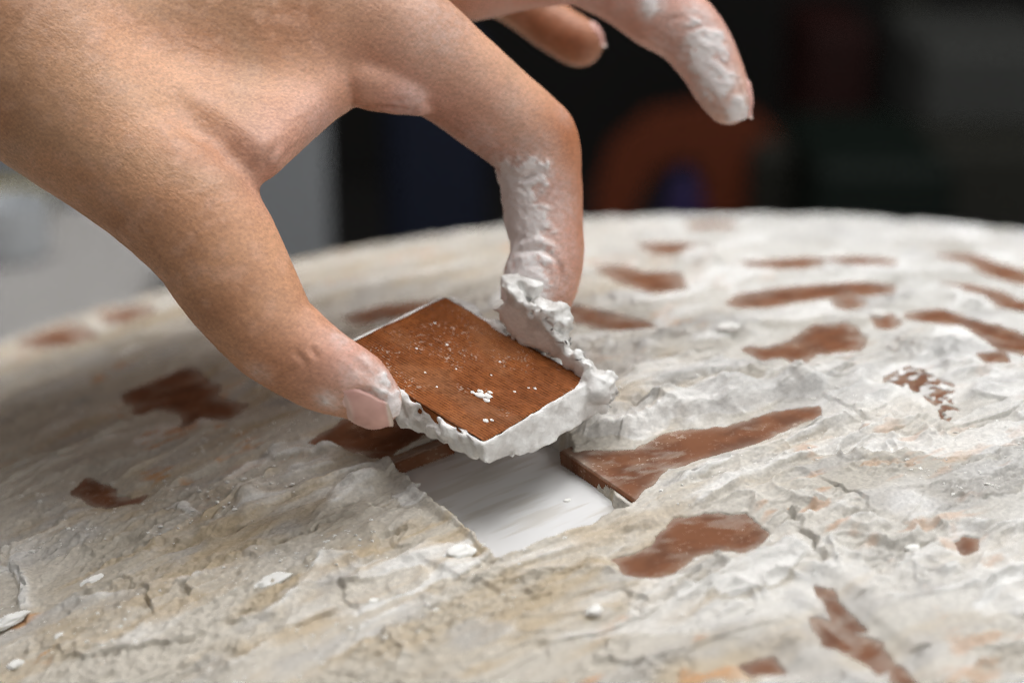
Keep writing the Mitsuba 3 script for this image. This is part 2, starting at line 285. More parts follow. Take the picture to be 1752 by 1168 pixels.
    for uu, vv, r, amp in LUMPS:
        k = near([(uu, vv)], 2.5*r); d = np.hypot(*(P[k]+j[k]*.8-[uu, vv]).T)
        h[k] += amp*np.exp(-(d/r)**4); paleness[k] = np.maximum(paleness[k], np.exp(-(d/r)**4)*.8)
    soft = sst(.35, .6, gn(x/34, y/24, 9)); calm = 1-.7*np.clip(paleness, 0, 1)
    h = h+0.20*(1-np.abs(2*gf(wx/38, wy/3.2, 8, 2)-1))**4*soft*calm
    h = h+calm*(soft*0.16*(gf(wx/12, wy/1.5, 10, 2)-.5)*2+0.30*(gf(x/3.4, y/1.9, 5, 4)-.5)*2)
    rough = sst(.50, .62, gf(x/18, y/12, 6, 2)); h = h+calm*rough*1.5*(gf(x/1.3, y/1.0, 11, 3)-.45)
    for pts, w, amp in CRACKS:
        k = near(pts, 5*w); d, s = seg_dist(P[k]+j[k]*1.5, pts)
        e = np.minimum(np.hypot(P[k, 0]-pts[0][0], P[k, 1]-pts[0][1]), np.hypot(P[k, 0]-pts[-1][0], P[k, 1]-pts[-1][1])); fd = sst(0, 6, e)*(.35+1.1*gn(u[k]/5, v[k]/5, 8))
        h[k] -= fd*amp*np.exp(-(d/(w*(.4+.9*gn(u[k]/3, v[k]/3, 2))))**2)
        h[k] += .45*fd*amp*np.exp(-((d-2.2*w)/(1.5*w))**2)*(s > 0)
    bare, away = np.ones(len(u)), np.full(len(u), 9.)     # 0 where a tile lies bare; distance to the nearest bare place
    for i, poly in enumerate(PATCH+[NEIGHBOUR]):
        nb = i == len(PATCH); k = near(poly, 18); far = np.clip(np.mean(poly, 0)[1], 0, 200)
        q = P[k]+j[k]*(.45 if nb else .6); d, _ = seg_dist(q, poly, True); sd = np.where(inside(q, poly), -d, d)-(0 if nb else .45+.022*max(far-10, 0))
        c = sst(-.35, .35, sd)
        if i == 9: c = np.maximum(c, sst(.53, .57, gf(u[k]/1.3, v[k]/1.6, 4, 2)))
        bare[k] = np.minimum(bare[k], c); away[k] = np.minimum(away[k], sd/(6 if nb else 5+.05*far))
    k = np.nonzero(away < 1)[0]; thin = TOP+.22+.25*gn(u[k]/3, v[k]/3, 6)
    h[k] = thin+(np.maximum(h[k], TOP+.5)-thin)*sst(0, 1, away[k])
    h = h*bare+(TOP-.9)*(1-bare)
    k = near(HOLE, 8); q = P[k]+j[k]*.5; d, _ = seg_dist(q, HOLE, True); sd = np.where(inside(q, HOLE), -d, d)
    h[k] += .4*np.exp(-((sd-.7)/.8)**2)
    c = sst(-.55, .25, sd); xx, yy = x[k], y[k]
    floor = .1+0*xx
    h[k] = h[k]*c+floor*(1-c)
    return h, paleness

def knots(parts):
    out = [parts[0][0]]
    for a, b, d0, d1 in parts:
        t = a; 
        while t < b-1e-6:
            t = min(b, t+d0+(d1-d0)*(t-a)/(b-a)); out.append(t)
    return np.array(out)
FINE = 1.0
vk = knots([(-95, 40, .30*FINE, .30*FINE), (40, 140, .32*FINE, .5*FINE), (140, 330, .55*FINE, 1.1*FINE)])
vk = np.concatenate([-95-np.array([4, 12, 30, 60, 110, 180, 280, 400, 520])[::-1], vk, 330+np.array([6, 20, 50, 100, 180, 280])])
sk = np.linspace(-1, 1, int(820/FINE)); sk = np.concatenate([-1-np.array([.03, .1, .25, .6, 1.2, 2.2, 3.6, 5.2])[::-1], sk, 1+np.array([.03, .1, .25, .6, 1.2, 2.2, 3.6, 5.2])])
SS, VV = np.meshgrid(sk, vk, indexing='ij'); WW = 108+.36*(np.clip(VV, -95, 330)+80)
UU = SS*WW
hh, paleness = clay_height(UU.ravel(), VV.ravel())
add('dome__clay', (dome(UU.ravel(), VV.ravel(), hh), grid_faces(len(sk), len(vk))), 'mat_clay', True, uv=np.stack([paleness, 0*paleness], 1))
tag('dome', 'large rounded dome of brown tiles smeared over with pale grey clay', 'mosaic')

hx, hy = rows_frame(*np.array(HOLE).T)
X, Y = np.meshgrid(np.linspace(hx.min()-6, hx.max()+6, 60), np.linspace(hy.min()-6, hy.max()+6, 60), indexing='ij')
U, V = (X*CA-Y*SA).ravel(), (X*SA+Y*CA).ravel()
def base_color(p, n, uv):
    a, b, q = courses(p)
    return mix((0.60, 0.595, 0.59), (0.52, 0.50, 0.47), smoothstep(0.45, 0.75, fbm(a/16, b/2.2, 3.0, octaves=4)))
scene['mat_base'] = two({'type': 'principled', 'base_color': proc(base_color), 'roughness': 0.35, 'specular': 0.5})
add('dome__base', (dome(U, V, .9+.12*gf(X.ravel()/12, Y.ravel()/3, 4, 2)), grid_faces(60, 60)), 'mat_base', True)
tag('dome__base', 'smooth whitish base laid bare in the gap')

def slab(x0, x1, y0, y1, top, thick, poly, bev=.35):
    """A tile lying on the dome, between x0..x1 along and y0..y1 across the courses; its edges chamfered. uv.x: clay smeared over it."""
    ax_ = lambda a, b: np.concatenate([[a, a+bev], np.linspace(a+bev+.4, b-bev-.4, int((b-a)/.5)+2), [b-bev, b]])
    xs, ys = ax_(x0, x1), ax_(y0, y1); X, Y = np.meshgrid(xs, ys, indexing='ij'); U, V = X*CA-Y*SA, X*SA+Y*CA; nx, ny = X.shape
    edge = np.zeros(X.shape); edge[[0, -1], :] = bev; edge[:, [0, -1]] = bev; edge = edge+.10*(gf(X/3, Y/3, 6, 2)-.5)
    q = np.stack([U.ravel(), V.ravel()], 1); d, _ = seg_dist(q, poly, True); d = np.where(inside(q, poly), d, 0)
    smear = np.clip(np.exp(-d/(.9 if poly is NEIGHBOUR else .7))*(.1+1.0*gf(q[:, 0]/4, q[:, 1]/4, 3, 3))+.55*sst(.60, .78, gf(q[:, 0]/6, q[:, 1]/3, 9, 4)), 0, 1); smear = smear*(edge.ravel() < .15)
    t = dome(U.ravel(), V.ravel(), (top-edge).ravel()); b = dome(U.ravel(), V.ravel(), np.full(U.size, top-thick)); F = grid_faces(nx, ny); n = ny
    ring = [i*n for i in range(nx)]+[(nx-1)*n+j for j in range(1, n)]+[i*n+n-1 for i in range(nx-2, -1, -1)]+[j for j in range(n-2, 0, -1)]
    m = nx*ny; r2 = ring[1:]+ring[:1]; side = [(a, c, c+m) for a, c in zip(ring, r2)]+[(a, c+m, a+m) for a, c in zip(ring, r2)]
    mesh = trimesh.Trimesh(np.vstack([t, b]), np.vstack([F, F[:, ::-1]+m, np.array(side)]), process=False)
    if mesh.volume < 0: mesh.invert()
    return mesh, np.stack([np.concatenate([smear, smear*0]), np.zeros(2*m)], 1)
for i, poly in enumerate(PATCH):
    x, y = rows_frame(*np.array(poly).T)
    m, uv = slab(x.min()-3, x.max()+3, y.min()-3, y.max()+3, TOP+.02*(i % 5), 3.4, poly); add('dome__tile', m, 'mat_tile', False, uv)
(ax, ay), (bx, by) = [rows_frame(*q) for q in NB_CORNERS]
nbx, nby = rows_frame(*np.array(NEIGHBOUR).T)
m, uv = slab((ax+bx)/2, max(nbx)+2, min(ay, by)-.2, max(nby)+3, TOP+.25, 3.7, NEIGHBOUR, .45); add('dome__tile', m, 'mat_tile', False, uv)

# loose bits of clay lying on the dome: (u, v, radius, stretch, turn)
rngc = np.random.default_rng(5)
for (u0, v0), r, st in [((-92.4,5.6), 1.15, 1.2), ((-47.1,-41.5), 1.6, 2.2), ((-97.7,-41), 1.6, 2.4), ((-93.4,-54.5), 1.1, 1.4), ((-83.6,-31.1), 1.3, 2.0), ((-12.4,-39.5), 1.9, 1.6),
                        ((24.2,-41.8), 1.1, 3.4), ((12,-62.3), 1.2, 1.2), ((-86.1,-48.2), .8, 1.6), ((-46.9,-40.9), 1.2, 1.4), ((46.6,51), 1.6, 1.5), ((83.4,68.3), 1.4, 1.4), ((70.2,-44.5), 1.0, 1.5),
                        ((-102.6,104.2), 1.8, 2.4), ((-27.6,-51.5), .8, 1.4), ((45.4,-51.9), .8, 1.5), ((-23.1,-4.9), .9, 1.6), ((-17.9,-16.9), .7, 1.4), ((12.2,-33.5), .8, 1.8), ((2.8,-38), .6, 1.4), ((-3,-39.8), .9, 1.5), ((8.1,-16.7), .6, 1.3), ((-8.7,-30.2), .5, 1.4)]:
    m = trimesh.creation.icosphere(3, 1.0); a = rngc.uniform(0, 3)
    d = .5+1.0*n3(m.vertices*1.7+rngc.uniform(0, 99, 3), 1.0, 3); m.vertices *= d[:, None]
    q = m.vertices*[r*st, r, r*.55]; hz = clay_height(np.array([u0]), np.array([v0]))[0][0]; hz = max(hz, .95)
    uu = u0+q[:, 0]*math.cos(.45)-q[:, 1]*math.sin(.45); vv = v0+q[:, 0]*math.sin(.45)+q[:, 1]*math.cos(.45)
    add('dome__clay_crumb', (dome(uu, vv, hz+.12*r+q[:, 2]), m.faces), 'mat_crumb', True)

gu, gv = rngc.uniform(-110, 130, 9000), rngc.uniform(-95, 120, 9000); gm = gf(gu/16, gv/10, 6, 3) > rngc.uniform(.50, .68, 9000); gu, gv = gu[gm][:3000], gv[gm][:3000]
gh = clay_height(gu, gv)[0]; gm = gh > 4.5; gu, gv, gh = gu[gm], gv[gm], gh[gm]; ico = trimesh.creation.icosphere(0, 1.0); ng = len(ico.vertices)
gr = .10+.28*rngc.random(len(gu))**3; q = ico.vertices[None]*(.6+.8*rngc.random((len(gu), ng, 1)))*gr[:, None, None]*np.stack([1+rngc.random(len(gu)), np.ones(len(gu)), .8*np.ones(len(gu))], 1)[:, None]
add('dome__clay_grit', (dome((gu[:, None]+q[..., 0]).ravel(), (gv[:, None]+q[..., 1]).ravel(), (gh[:, None]+q[..., 2]).ravel()), (ico.faces[None]+(np.arange(len(gu))*ng)[:, None, None]).reshape(-1, 3)), 'mat_crumb'); tag('dome__clay_grit', kind='stuff')

# ------------------------------------------------------------------ the tile held over the gap
TC = [np.array(q) for q in ((-113.7,-55.2,193.3), (-92.2,-29.7,196.1), (-61.6,-53.5,186.2), (-83.1,-79.9,183.8))]    # left, far, right, near corner of its face
TO = TC[0]; TA = TC[3]-TC[0]; TB = TC[1]-TC[0]; LA, LB = np.linalg.norm(TA), np.linalg.norm(TB); TA, TB = TA/LA, TB/LB
TB = TB-(TB@TA)*TA; TB /= np.linalg.norm(TB); TN = np.cross(TA, TB); TN = TN if TN[2] > 0 else -TN
def tile_pt(a, b, c): return TO+np.asarray(a)[..., None]*TA+np.asarray(b)[..., None]*TB+np.asarray(c)[..., None]*TN
def tile_warp(a, b): return .5*np.sin(a/LA*3.1)*np.sin(b/LB*3.1)*-1+.25*(gn(a/12, b/12, 4)-.5)
def held_tile():
    na, nb = 90, 76; A, B = np.meshgrid(np.linspace(0, LA, na), np.linspace(0, LB, nb), indexing='ij')
    e = np.minimum(np.minimum(A, LA-A), np.minimum(B, LB-B)); A2 = A+.5*(gn(B/6, A*0+3, 2)-.5)*(np.abs(A/LA-.5)*2)**6; B2 = B+.5*(gn(A/6, B*0+9, 3)-.5)*(np.abs(B/LB-.5)*2)**6
    c = tile_warp(A, B)-.45*np.exp(-e/.25)+.10*(gf(A/1.1, B/1.1, 7, 2)-.5)
    t = tile_pt(A2, B2, c).reshape(-1, 3); b = tile_pt(A2, B2, tile_warp(A, B)-3.6).reshape(-1, 3); n = nb
    F = grid_faces(na, nb); ring = [i*n for i in range(na)]+[(na-1)*n+j for j in range(1, n)]+[i*n+n-1 for i in range(na-2, -1, -1)]+[j for j in range(n-2, 0, -1)]
    m = na*nb; s = [(p, q, q+m) for p, q in zip(ring, ring[1:]+ring[:1])]+[(p, q+m, p+m) for p, q in zip(ring, ring[1:]+ring[:1])]
    return np.vstack([t, b]), np.vstack([F, F[:, ::-1]+m, np.array(s)])
def held_color(p, n, uv):
    q = p*1000.0
    a = q.x*float(TA[0])+q.y*float(TA[1])+q.z*float(TA[2]); b = q.x*float(TB[0])+q.y*float(TB[1])+q.z*float(TB[2])
    m = fbm(a/9, b/6, 3.0, octaves=3); line = fbm(a/5, b/.40, 1.0, octaves=2)
    c = mix((0.240, 0.074, 0.019), (0.190, 0.056, 0.014), smoothstep(0.3, 0.7, m))
    c = c*(0.66+0.16*line+0.42*dr.sin((b+0.25*noise(a/6, b/6, 1.0))*(6.2832/0.74))*(0.15+0.85*noise(a/1.0, b/.74, 4.0))+0.52*noise(q.x/.35, q.y/.35, q.z/.35))
    film = smoothstep(0.46, 0.74, fbm(a/13+2, b/7, 8.0, octaves=3))
    c = mix(c, (0.30, 0.150, 0.075), film*0.26)
    speck = smoothstep(0.76, 0.84, noise(a/.4, b/.4, 1.0))*smoothstep(0.46, 0.70, fbm(a/8, b/8, 5.5, octaves=2))
    return mix(c, (0.62, 0.52, 0.44), speck*0.45)
def held_bump(p, n, uv):
    q = p*1000.0
    a = q.x*float(TA[0])+q.y*float(TA[1])+q.z*float(TA[2]); b = q.x*float(TB[0])+q.y*float(TB[1])+q.z*float(TB[2])
    w = b+0.25*noise(a/6, b/6, 1.0)
    return 0.00013*dr.sin(w*(6.2832/0.74))*(0.3+noise(a/1.0, b/.74, 4.0))+0.00010*fbm(q.x/.5, q.y/.5, q.z/.5, octaves=2)
scene['mat_held_tile'] = two({'type': 'bumpmap', 'bump': proc(held_bump, 1e-4), 'scale': 1.0,
                              'bsdf': {'type': 'principled', 'base_color': proc(held_color), 'roughness': 0.7, 'specular': 0.18}})
add('tile__slab', held_tile(), 'mat_held_tile', True)
tag('tile', 'square brown tile rimmed with thick pale clay, held between thumb and index finger', 'tile')
def mortar():
    h = .5; lo = np.array([-7, -6, -13.]); n = (np.array([LA+8, LB+10, 11.])-lo)//h+2; n = n.astype(int)
    g = [lo[k]+h*np.arange(n[k]) for k in range(3)]; A, B, Cc = np.meshgrid(*g, indexing='ij'); sh = A.shape
    p = np.stack([A.ravel(), B.ravel(), Cc.ravel()], 1)
    w = n3(p+200, 5.0, 1, 3).reshape(sh)-.5; w2 = n3(p+100, 2.0, 2, 2).reshape(sh)-.5
    def box(a0, a1, b0, b1, c0, c1, r):
        q = np.stack([np.abs(A-(a0+a1)/2)-(a1-a0)/2+r, np.abs(B-(b0+b1)/2)-(b1-b0)/2+r, np.abs(Cc-(c0+c1)/2)-(c1-c0)/2+r], -1)
        return np.linalg.norm(np.maximum(q, 0), axis=-1)+np.minimum(q.max(-1), 0)-r
    def ball(a, b, c, r, s=(1, 1, 1)): return (np.sqrt(((A-a)/s[0])**2+((B-b)/s[1])**2+((Cc-c)/s[2])**2)-r)*min(s)
    def wedge():                                                                      # sloping lip: from the face's edge outwards and down
        low = -3.6-2.6*sst(2, 20, B)-.8*np.sin(B/5.5); o = np.clip((-.4-Cc)/6.0, 0, 1); q = np.stack([A-(LA+.3+(2.2+1.6*sst(2, 18, B))*o**.8), LA-4-A, -.6-B, B-LB-1.6, Cc+.45, low-Cc], -1).max(-1); return q-.35
    def smin(x, y, k): hh = np.clip(.5+.5*(y-x)/k, 0, 1); return y*(1-hh)+x*hh-k*hh*(1-hh)
    f = box(-.2, LA+.4, -.3, LB+1.0, -3.9, -.5, .8)                                # the bed under the tile
    f = smin(f, wedge(), 1.2)                 # thick white lip along the near right edge
    f = smin(f, box(-1.0, LA-1, -.9+.6*np.sin(A/3.1)+.4*np.sin(A/1.3), 2.5, -3.9+.8*np.sin(A/2.3), -.6, .7), 1.0)                     # thin wavy lip on the near left edge
    f = smin(f, box(-1.4, 3, 2, LB+1.4, -6, -.6, 1.0), 1.5)                           # far left lip
    f = smin(f, box(.5, LA, LB-.2, LB+2.6, -6.5, -1.0, 1.2), 1.5)                     # far right lip
    for q, r, st in [((-83.1,-42.4,196.3), 2.0, (1.3, .9, 1)), ((-78.7,-45.2,194.5), 2.6, (1.2, 1, 1)), ((-75.8,-44.6,196.2), 3.0, (1, 1, 1.2)), ((-74.3,-47.7,193.4), 3.6, (1, 1, 1)), ((-70.3,-45.3,194.2), 4.0, (1, 1, 1.1)), ((-71.9,-49.7,192.3), 3.0, (1.3, 1, 1)), ((-80.3,-43.8,195.5), 2.2, (1.3, 1, 1)), ((-77.3,-39.5,202.7), 1.5, (.8, 1, 1.3)), ((-77,-41.9,199.1), 1.9, (1, 1, 1.2)), ((-74.1,-40.8,200.6), 1.8, (1, 1, 1.2)),
                     ((-71.8,-43.2,197), 2.0, (1, 1, 1)), ((-69.5,-50.4,191.9), 2.4, (1.3, .9, 1)), ((-65.6,-52.2,189.9), 1.9, (1.6, .9, 1)), ((-62.5,-54,187.8), 1.6, (1.5, 1, 1)), ((-60.1,-54.7,185.9), 1.9, (1.3, 1, 1)), ((-78.5,-43.2,197), 1.6, (1, 1, 1.3)),
                     ((-97.4,-66.8,184.8), 1.7, (1.8, 1, 1)), ((-93.3,-69.7,182.8), 1.5, (1.8, 1, 1.1)), ((-88.9,-73.5,181), 1.4, (1.6, 1, 1)), ((-85.4,-76,180), 1.3, (1.4, 1, 1)), ((-98.6,-67.3,183.4), 1.4, (1.5, 1, 1.2)), ((-59.6,-56.2,184.8), 2.3, (1, 1.4, 1))]:
        a, b, c = [(np.array(q)-TO)@t for t in (TA, TB, TN)]
        f = smin(f, ball(a, b, c, r*(1.2 if b > LB/2 else 1), st), 1.4)
    w3 = n3(p+300, 1.2, 4, 2).reshape(sh)-.5; ragged = np.maximum(B > LB-1, sst(3, .5, B)*.75*(A < LA-1)); f = f+(.8+2.2*ragged)*w+(.35+1.9*ragged)*w2+(.35+1.0*ragged)*w3
    inner = np.maximum(np.maximum(-(A-.25), A-LA+.25), np.maximum(-(B-.25), B-LB+.25))   # nothing pokes up through the tile's face, but lumps may lean over its far edge
    f = np.maximum(f, -np.maximum(inner+1.1*sst(LB-6, LB-1, B)*sst(8, 15, A), -(Cc+1.2)))
    f[[0, -1]] = f[:, [0, -1]] = 1; f[:, :, [0, -1]] = 1
    v, fc = surface_nets(f, lo, h); m = trimesh.Trimesh(v, fc, process=False); trimesh.smoothing.filter_taubin(m, iterations=2)
    v = np.array(m.vertices); return tile_pt(v[:, 0], v[:, 1], v[:, 2]), (fc if np.linalg.det(np.stack([TA, TB, TN])) > 0 else fc[:, ::-1])
add('tile__mortar', mortar(), 'mat_wet_clay', True)
rngk = np.random.default_rng(11); bits = []
for a, b, r in [(29.5, 11.5, .9), (30.6, 12.6, .8), (28.5, 12.8, .55), (31.5, 11.2, .6), (27.8, 11.2, .4), (30, 14, .45), (36.2, 5.5, .5), (36.8, 6.6, .35), (33, 18, .28), (24, 24, .25), (13, 20, .3), (17, 9, .25), (10, 14, .25), (20, 15, .22), (26, 19, .22), (35, 22, .3), (34, 21.2, .22), (6, 24, .3), (22, 7, .24)]:
    m = trimesh.creation.icosphere(1, 1.0); m.vertices *= (.7+.6*rngk.random(len(m.vertices)))[:, None]
    q = m.vertices*[r*1.3, r, r*.45]; bits.append(trimesh.Trimesh(tile_pt(a+q[:, 0], b+q[:, 1], tile_warp(np.array(a), np.array(b))+.1*r+q[:, 2]), m.faces, process=False))
add('tile__clay_crumb', trimesh.util.concatenate(bits), 'mat_crumb', True); tag('tile__clay_crumb', kind='stuff')

# ------------------------------------------------------------------ the hand: chains of joints (x, y, z, radius)
THUMB = [(-189.25,-17.59,255.7,24.96), (-179.18,-25.63,251.13,22.78), (-168.18,-35.24,242.29,19.48), (-153.58,-47.86,230.99,14.34), (-138.73,-58.02,220.64,12.86), (-130.79,-64.95,210.35,11.29), (-125,-69.69,203.17,9.54), (-121.07,-70.85,200.01,8.98), (-113.9,-73.43,195.83,7.95), (-108.08,-74.35,193.3,6.83), (-104.16,-75.42,190.36,5.26)]
INDEX = [(-165.62,12.96,260.69,18.2), (-133.94,-2.73,255.59,17.39), (-105.53,-15.77,248.99,14.26), (-92.49,-18,242.86,11.07), (-82.8,-18.69,235.13,10.13), (-75.38,-18.72,229.2,9.69), (-72.88,-18.81,226.03,9.59), (-71.64,-20.94,220.18,8.71), (-71.26,-23.06,214.33,8.47), (-70.41,-26.15,208.77,7.7), (-70.06,-28.38,205.57,7.56), (-71.31,-31.03,201.22,8.03), (-72.31,-33.03,198.64,7.64), (-73.8,-34.4,197.8,5.53)]
WEB = [(-174.58,-27.99,256.36,7.12), (-127.06,-50.62,232.18,4.82), (-113.59,-25.09,240.92,5.09)]
MIDDLE = [(-114.88,30.39,264.71,17.5), (-98.35,20.25,260.24,13.87), (-87.73,17.02,257.21,11.05), (-74.59,15.45,258.76,9.56), (-63.5,14.62,259.4,9.27), (-57.62,13.64,256.7,8.49), (-51.15,11.39,253.44,8.21), (-45.37,8.87,249.46,7.93), (-39.35,6.63,246.22,7.78), (-34.52,3.43,240.33,6.86), (-31.78,0.45,235.08,6.07), (-30.09,-1.81,231.78,5.02)]
RING = [(-114.15,55.72,261.22,15.65), (-94.06,48.25,255.3,10.55), (-79.96,40.83,249.53,6.96), (-69.58,35.08,242.5,5.95), (-62.73,31.58,238.74,5.78), (-61.49,31.39,238.22,5.09)]
LITTLE = [(-130.55,78.02,264,14.09), (-112.24,70.9,264.9,10.23), (-96.01,67.32,266.77,8.12), (-80.05,64.3,264.31,7.22), (-74.29,59.56,257.14,6.33)]
PALM = [((-177.58,-15.59,255.35,20.19), (-121.51,-15.27,250.37,13.77)), ((-408.42,70.34,330.62,41.75), (-283.12,38.21,286.21,33.65)), ((-283.12,38.21,286.21,33.65), (-212.68,20.25,266.1,29.59)), ((-212.68,20.25,266.1,29.59), (-152.62,14.74,265.58,19.5)), ((-212.08,39.11,259.43,27.53), (-137.94,54.61,266.95,18.37)), ((-218.05,60.79,260.52,25.88), (-133.52,79.54,268.18,14.09)), ((-175.05,-3.44,259.47,18.81), (-111.02,11.63,257.03,14.3))]
BUMPS = [((-107.62,-27.03,241.46,5.3), (-103.53,-27.36,240.56,4.82)), ((-100.21,-26.7,239.43,4.47), (-97.24,-26.13,238.07,3.63))]
def spline(pts, per):
    pts = np.array(pts); q = np.vstack([2*pts[0]-pts[1], pts, 2*pts[-1]-pts[-2]]); out = []
    for i in range(1, len(q)-2):
        for t in np.arange(per)/per:
            a, b, c, d = q[i-1:i+3]; out.append(.5*((2*b)+(c-a)*t+(2*a-5*b+4*c-d)*t*t+(3*b-a-3*c+d)*t**3))
    return np.vstack(out+[pts[-1]])
def round_cone(p, a, b):
    r1, r2 = a[3], b[3]; ba = b[:3]-a[:3]; l2 = ba@ba; rr = r1-r2; a2 = max(l2-rr*rr, 1e-6); il2 = 1/l2
    pa = p-a[:3]; y = pa@ba; z = y-l2; xv = pa*l2-y[:, None]*ba; x2 = np.einsum('ij,ij->i', xv, xv); y2 = y*y*l2; z2 = z*z*l2
    k = np.sign(rr)*rr*rr*x2
    return np.where(np.sign(z)*a2*z2 > k, np.sqrt(x2+z2)*il2-r2, np.where(np.sign(y)*a2*y2 < k, np.sqrt(x2+y2)*il2-r1, (np.sqrt(x2*a2*il2)+y*rr)*il2-r1))
def near_cone(p, a, b):                       # the same, worked out only where it matters
    c, r = (a[:3]+b[:3])/2, np.linalg.norm(a[:3]-b[:3])/2+max(a[3], b[3])+14
    d = np.full(len(p), 1e3); q = p-c; k = np.nonzero(np.einsum('ij,ij->i', q, q) < r*r)[0]
    if len(k): d[k] = round_cone(p[k], a, b)
    return d
def chain_sdf(p, ch):
    d = np.full(len(p), 1e3)
    for a, b in zip(ch[:-1], ch[1:]): d = np.minimum(d, near_cone(p, a, b))
    return d
def tri_sdf(p, a, b, c):
    a, b, c = [np.array(x) for x in (a, b, c)]; ba, cb, ac = b[:3]-a[:3], c[:3]-b[:3], a[:3]-c[:3]; nor = np.cross(ba, ac)
    def e(o, ed): q = p-o[:3]; t = np.clip(q@ed/(ed@ed), 0, 1); w = q-t[:, None]*ed; return np.einsum('ij,ij->i', w, w)
    pa, pb, pc = p-a[:3], p-b[:3], p-c[:3]
    ins = (np.sign(pa@np.cross(ba, nor))+np.sign(pb@np.cross(cb, nor))+np.sign(pc@np.cross(ac, nor))) < 2
    d2 = np.where(ins, np.minimum(np.minimum(e(a, ba), e(b, cb)), e(c, ac)), (pa@nor)**2/(nor@nor))
    # thickness varies over the triangle
    G = np.linalg.lstsq(np.stack([b[:3]-a[:3], c[:3]-a[:3]]), np.array([b[3]-a[3], c[3]-a[3]]), rcond=None)[0]
    r = np.clip(a[3]+pa@G, min(a[3], b[3], c[3]), max(a[3], b[3], c[3]))
    return np.sqrt(d2)-r
def smin(a, b, k):
    h = np.clip(.5+.5*(b-a)/k, 0, 1); return b*(1-h)+a*h-k*h*(1-h)
CH = {n: spline(c, 3) for n, c in (('thumb', THUMB), ('index', INDEX), ('middle', MIDDLE), ('ring', RING), ('little', LITTLE))}
def hand_sdf(p):
    d = chain_sdf(p, CH['thumb']); d = smin(d, tri_sdf(p, *WEB), 5)
    for a, b in PALM: d = smin(d, near_cone(p, np.array(a), np.array(b)), 12)
    d = smin(d, chain_sdf(p, CH['index']), 4)
    for a, b in BUMPS: d = smin(d, near_cone(p, np.array(a), np.array(b)), 1.2)
    m = chain_sdf(p, CH['middle']); r = chain_sdf(p, CH['ring']); l = chain_sdf(p, CH['little'])
    return smin(smin(smin(d, m, 2.5), r, 1.5), l, 1.5)
def project(p, it=6):
    p = np.array(p, float)
    for _ in range(it):
        d = hand_sdf(p); g = np.stack([hand_sdf(p+e)-hand_sdf(p-e) for e in np.eye(3)*.2], 1)/.4
        p = p-d[:, None]*g/np.maximum((g*g).sum(1, keepdims=True), .2)
    return p, g/np.linalg.norm(g, axis=1, keepdims=True)
def hand_mesh():
    lo, hi = np.array([-330., -190, 160]), np.array([70., 130, 460]); allp = np.vstack([c for c in CH.values()]+[np.array(x) for x in PALM])
    lo = (allp[:, :3]-allp[:, 3:]).min(0)-6; hi = (allp[:, :3]+allp[:, 3:]).max(0)+6
    H = 6.0; n = np.ceil((hi-lo)/H).astype(int)+1; g = np.meshgrid(*[lo[k]+H*np.arange(n[k]) for k in range(3)], indexing='ij')
    Fc = hand_sdf(np.stack([a.ravel() for a in g], 1)).reshape(n)
    K = 5; h = H/K; n2 = (n-1)*K+1
    F = ndimage.zoom(Fc, n2/n, order=1, grid_mode=False, mode='nearest')
    m = np.abs(F) < 2.6; ii = np.argwhere(m); F[m] = hand_sdf(lo+ii*h)
    F[[0, -1]] = np.maximum(F[[0, -1]], 1); F[:, [0, -1]] = np.maximum(F[:, [0, -1]], 1); F[:, :, [0, -1]] = np.maximum(F[:, :, [0, -1]], 1)
    v, f = surface_nets(F, lo, h)
    near = v[:, 0] > -190                                  # the part the picture shows is refined
    fm = near[f].all(1)
    v, f = trimesh.remesh.subdivide(v, f, np.nonzero(fm)[0])
    for _ in range(2):
        nn = vnormals(v, f); v = v-np.clip(hand_sdf(v), -1, 1)[:, None]*nn
    return v, f
hv, hf = hand_mesh()
hn = vnormals(hv, hf)
